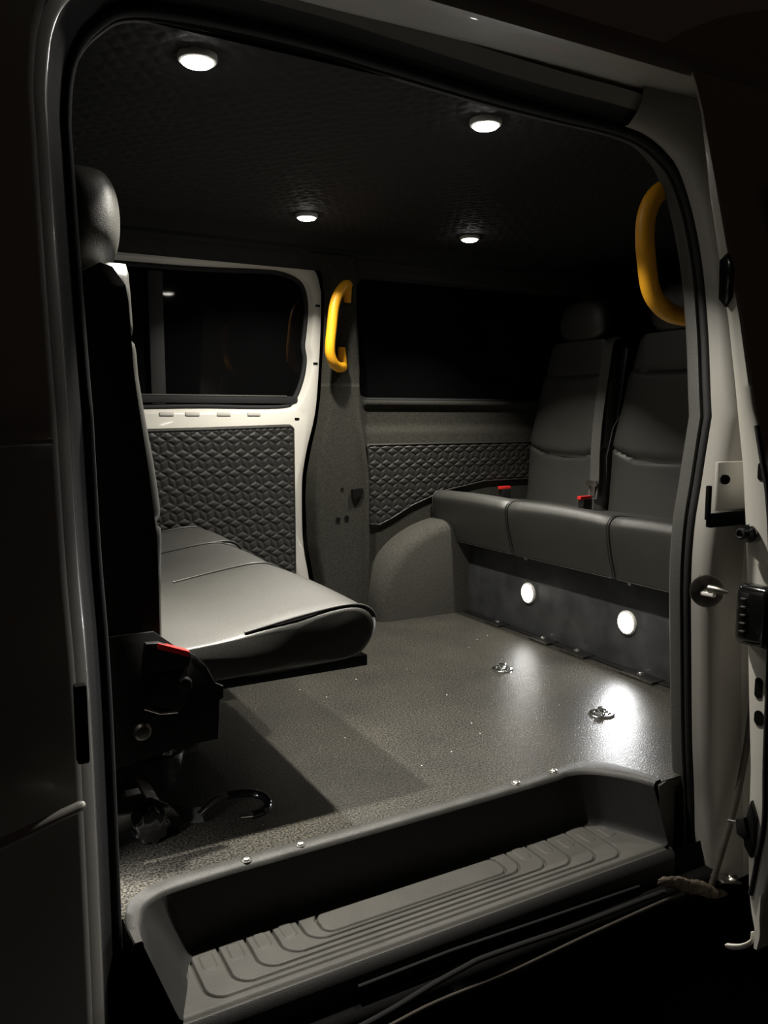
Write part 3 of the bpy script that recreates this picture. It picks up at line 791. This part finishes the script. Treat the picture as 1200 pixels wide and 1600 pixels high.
bb = thing('storage_bench', 'black boxed bench under the rear seats with two lights in its front panel', 'bench', (1.85, 1.78, 0))
bo = Vector((1.85, 1.78, 0))
box('front_panel', (1.655 - bo.x, 1.76 - bo.y, .1255), (.018, 1.28, .248), 'panel', bb, bev=.002)
box('top_board', (1.86 - bo.x, 1.76 - bo.y, .244), (.42, 1.28, .010), 'metal_black', bb, bev=.002)
for y_ in (1.13, 2.40): box('side_panel', (1.86 - bo.x, y_ - bo.y, .120), (.42, .014, .236), 'panel', bb, bev=.002)
box('floor_flange', (1.636 - bo.x, 1.78 - bo.y, .0025), (.030, 1.25, .004), 'metal_black', bb, bev=.001)
for i, (x_, y_, ln) in enumerate([(1.642, 2.385, .0), (1.655, 2.155, .07), (1.645, 1.918, .085), (1.645, 1.765, .10), (1.652, 1.515, .115)]):
    if ln:
        bm = bmesh.new(); bm_box(bm, (1.625 - bo.x, y_ - .01 - bo.y, .0045), (.050, ln, .005), .0012)
        pl_ = frombm('anchor_plate', bm, 'metal_black', bb)
        box('plate_edge', (1.599 - bo.x, y_ - .01 - bo.y, .0045), (.003, ln, .006), 'steel', pl_, bev=.0005)
        screw(pl_, (1.63 - bo.x, y_ - bo.y, .007), r=.008)
    else: screw(bb, (1.636 - bo.x, y_ - bo.y, .0045), r=.007)
tube('seat_edge_trim', [(1.640 - bo.x, 1.20 - bo.y, .250), (1.640 - bo.x, 2.40 - bo.y, .250)], .0025, 'steel', bb, 8)
for yj in (2.02, 1.572):
    lathe('bench_bolt', [(.006, 0), (.006, .006), (.003, .007)], (1.640 - bo.x, yj - bo.y, .245), (-1, 0, 0), 'zinc', bb, 10)

# front seats, facing rearwards (towards +X)
def front_face(z): return float(np.interp(z, [.30, .34, .50, .62, .75, .90, .96], [.014, .017, .018, .007, -.008, -.014, -.016]))
def front_seat(hw, near):
    t = thing('folding_seat', '', 'seat', (.300, 1.515, 0), 0, 'rear-facing front seats')
    add_cushion(t, hw, 'front')
    add_back(t, hw * (1.0 if near else .95), .300, .916, front_face, .09, hw * .78, near)
    add_headrest(t, hw * .62, .912, 1.096, -.008, .092)
    box('cushion_base', (.215, 0, .249), (.335, 2 * hw - .02, .020), 'metal_black', t, bev=.002)
    box('leg', (.08, .18 if near else 0., .115), (.16, .03, .24), 'metal_black', t, bev=.004)
    box('foot', (.08, .18 if near else 0., -.004 if near else .006), (.19, .05, .012), 'metal_black', t, bev=.003)
    return t
fs1 = front_seat(.240, True); fs1.location = (.280, 1.492, .010)
fs1['label'] = 'rear-facing front seat nearest the door with tall dark backrest and lit grey cushion'
fs2 = front_seat(.187, False); fs2.location = (.300, 1.943, 0); fs2['label'] = 'middle rear-facing front seat, pale lit cushion behind the nearest one'
fs3 = front_seat(.170, False); fs3.location = (.330, 2.303, 0); fs3['label'] = 'rear-facing front seat farthest from the door against the quilted door panel'
# bracket on the near seat
y0 = -.240 - .014
br = prism('side_bracket', [(-.085, .150), (-.085, .36), (-.005, .36), (.030, .330), (.060, .312), (.078, .290), (.088, .262), (.103, .256), (.103, .236), (.094, .234), (.094, .168), (.02, .168), (-.01, .160)], y0 - .006, y0, 'y', 'metal_black', fs1, bev=.0015)
prism('hinge_plate', [(-.018, .246), (.030, .228), (.052, .262), (.006, .296)], y0 - .011, y0 - .006, 'y', 'metal_black', br, bev=.001)
tube('hinge_plate_edge', [(-.024, y0 - .011, .242), (.0, y0 - .011, .230), (.026, y0 - .011, .228)], .0025, 'chrome', br, 8)
lathe('pivot_bolt', [(.012, 0), (.012, .003), (.009, .006), (.003, .007)], (.040, y0 - .006, .270), (0, -1, 0), 'metal_black', br, 16)
lathe('mounting_bolt', [(.014, 0), (.014, .004), (.010, .008), (.004, .009)], (-.028, y0 - .006, .205), (0, -1, 0), 'steel', br, 16)
bk = prism('buckle', [(-.02, .300), (-.02, .346), (.0, .345), (.048, .322), (.045, .30)], y0 - .020, y0 - .006, 'y', 'metal_black', fs1, bev=.002)
prism('release_button', [(-.004, .336), (-.002, .345), (.046, .325), (.045, .316)], y0 - .021, y0 - .005, 'y', 'red', bk, bev=.0015)
zz_ = np.linspace(.335, .906, 24)
shade_outline = [(front_face(z) - .009 - (.03 * max(0, (z - .87) / .045) ** 2), z) for z in zz_] + [(-.060, .911), (-.088, .895), (-.100, .80), (-.104, .50), (-.100, .335)]
bs = prism('back_shade_sheet', shade_outline, -.2437, -.2407, 'y', 'metal_black', fs1, bev=.0010)  # dark sheets added over the near backrest to stand in for its shade
prism('back_shade_panel', [(-.108, .335), (-.100, .335), (-.094, .80), (-.084, .895), (-.092, .895), (-.104, .80)], -.2437, .2437, 'y', 'metal_black', bs)
tube('cross_bar', [(-.04, y0, .20), (-.04, .18, .20)], .012, 'metal_black', fs1, 10)

# ------------------------------------------------------------------ grab handles
def grab(name, label, pts, r, pads):
    c = Vector(pts[len(pts) // 2]); t = thing(name, label, 'grab handle', c, 0, 'yellow grab handles')
    P = [p - c for p in smooth_path(pts, 8)]
    k = len(P); tube('bar', P, [r * (.82 + .18 * min(1, min(i, k - 1 - i) / 8)) for i in range(k)], 'yellow', t, 18)
    for (a, b, s) in pads:
        bm = bmesh.new(); bm_tube(bm, [Vector(a) - c, (Vector(a) + Vector(b)) / 2 - c, Vector(b) - c], [s, s * .95, s * .75], 14, flat=.7)
        frombm('mounting_foot', bm, 'yellow', t)
    return t
grab('grab_handle', 'yellow grab handle on the carpeted pillar between far door and quarter window',
     [(1.203, 2.435, 1.122), (1.196, 2.412, 1.122), (1.170, 2.385, 1.112), (1.142, 2.372, 1.082), (1.126, 2.368, 1.04), (1.118, 2.368, .98), (1.112, 2.368, .93), (1.114, 2.372, .895), (1.130, 2.382, .868), (1.158, 2.402, .857), (1.182, 2.425, .860), (1.188, 2.438, .862)],
     .0165, [((1.207, 2.436, 1.128), (1.208, 2.438, 1.070), .016), ((1.190, 2.438, .862), (1.186, 2.438, .925), .016)])
grab('grab_handle', 'larger yellow grab handle at the rear edge of the near door opening',
     [(1.370, 1.135, 1.150), (1.335, 1.160, 1.152), (1.300, 1.180, 1.150), (1.270, 1.190, 1.132), (1.253, 1.195, 1.095), (1.250, 1.195, 1.050), (1.257, 1.195, 1.005), (1.270, 1.195, .955), (1.290, 1.190, .925), (1.320, 1.180, .905), (1.360, 1.160, .898), (1.40, 1.135, .896)],
     .0185, [((1.372, 1.132, 1.155), (1.372, 1.130, 1.10), .018), ((1.402, 1.132, .896), (1.400, 1.130, .95), .018)])

# ------------------------------------------------------------------ floor anchors
def anchor(x, y, label, s=1.):
    t = thing('floor_anchor', label, 'floor anchor', (x, y, 0), 0, 'round floor anchors')
    lathe('rim', [(.030 * s, 0), (.030 * s, .0025), (.027 * s, .004), (.021 * s, .004), (.020 * s, .001)], (0, 0, 0), (0, 0, 1), 'chrome', t)
    lathe('stud', [(.008, 0), (.008, .008), (.0045, .009), (.0045, .012), (.010, .013), (.010, .016), (.006, .017)], (0, 0, 0), (0, 0, 1), 'chrome', t, 16)
    for k in range(4):
        a = PI / 4 + k * PI / 2
        lathe('rivet', [(.004, 0), (.004, .004), (.002, .006)], (.0165 * math.cos(a), .0165 * math.sin(a), .001), (0, 0, 1), 'chrome', t, 10)
    return t
anchor(1.339, 1.744, 'round chrome floor anchor farther from the step, left of the bright floor reflection')
anchor(1.337, 1.358, 'round chrome floor anchor nearer the step, beside the bright floor reflection')
anchor(.385, 1.635, 'round floor anchor on the floor below the near front seat bracket', 1.1)

# ------------------------------------------------------------------ tie-down with hook
td = thing('tie_down', 'black wheelchair tie-down with scalloped knob and hook lying on the floor by the step', 'tie-down', (.268, 1.335, 0))
to = Vector((.29, 1.31, 0))
bm = bmesh.new()
sec = [(-.060, 0), (-.060, .030), (-.050, .052), (-.025, .064), (.005, .064), (.028, .050), (.040, .025), (.042, 0)]
for y_, k in [(-.030, .90), (-.026, 1.0), (.030, 1.0), (.055, .92), (.060, .8)]:
    pass
o = prism('housing', sec, -.028, .075, 'y', 'housing', td, bev=.006, ang=25)
prism('side_plate', [(-.066, 0), (-.060, .035), (-.048, .058), (-.02, .070), (.012, .069), (.036, .052), (.054, .030), (.060, .012), (.052, 0)], -.034, -.028, 'y', 'gloss_black', td, bev=.002, ang=25)
bm = bmesh.new(); nk = 96
rows = []
for (yy_, s) in [(-.034, .85), (-.036, 1.0), (-.054, 1.0), (-.060, .93), (-.062, .8)]:
    row = []
    for k in range(nk):
        a = 2 * PI * k / nk; r_ = (.0285 + .0022 * math.cos(9 * a)) * s
        row.append(bm.verts.new((.004 + r_ * math.cos(a), yy_, .031 + r_ * math.sin(a))))
    rows.append(row)
for a_, b_ in zip(rows[:-1], rows[1:]):
    for k in range(nk): bm.faces.new((a_[k], a_[(k + 1) % nk], b_[(k + 1) % nk], b_[k]))
bm.faces.new(rows[0]); bm.faces.new(rows[-1])
frombm('knob', bm, 'gloss_black', td, ang=35)
box('sticker', (-.012, .012, .0655), (.024, .022, .0012), 'label_white', td, bev=.0004)
lathe('release_tab', [(.005, 0), (.005, .006), (.003, .008)], (-.055, -.034, .022), (-.5, -.8, .2), 'yellow_tag', td, 12)
ribbon('strap', [(.036, .0, .030), (.055, -.005, .022), (.075, -.018, .016), (.095, -.030, .018)], (0, .5, .8), .026, 'webbing_black', td)
hk = smooth_path([(.088, -.030, .020), (.105, -.022, .026), (.128, -.012, .032), (.150, -.008, .032)], 5)
tube('hook_shank', hk, .0048, 'chrome', td, 12)
hk2 = smooth_path([(.146, -.009, .032), (.170, -.010, .030), (.192, -.018, .028), (.206, -.034, .025), (.206, -.054, .022), (.192, -.070, .019), (.168, -.074, .018)], 5)
hb = tube('hook', hk2, .0075, 'gloss_black', td, 12)
tube('hook_tip', [(.170, -.074, .018), (.150, -.070, .019)], .0052, 'chrome', hb, 12)

# ------------------------------------------------------------------ camera and view
cam = bpy.data.cameras.new('camera'); co = bpy.data.objects.new('camera', cam); COL.objects.link(co)
cam.sensor_fit = 'VERTICAL'; cam.sensor_height = 24.; cam.lens = 24. * 1260. / 1600.
cam.clip_start = .02
co.location = (0, 0, .7); co.rotation_euler = (math.radians(90 - 6.8), 0, math.radians(-28.9))
scn.camera = co
scn.view_settings.view_transform = 'Standard'; scn.view_settings.look = 'None'; scn.view_settings.gamma = 1.
scn.view_settings.use_curve_mapping = False
scn.view_settings.exposure = 1.2
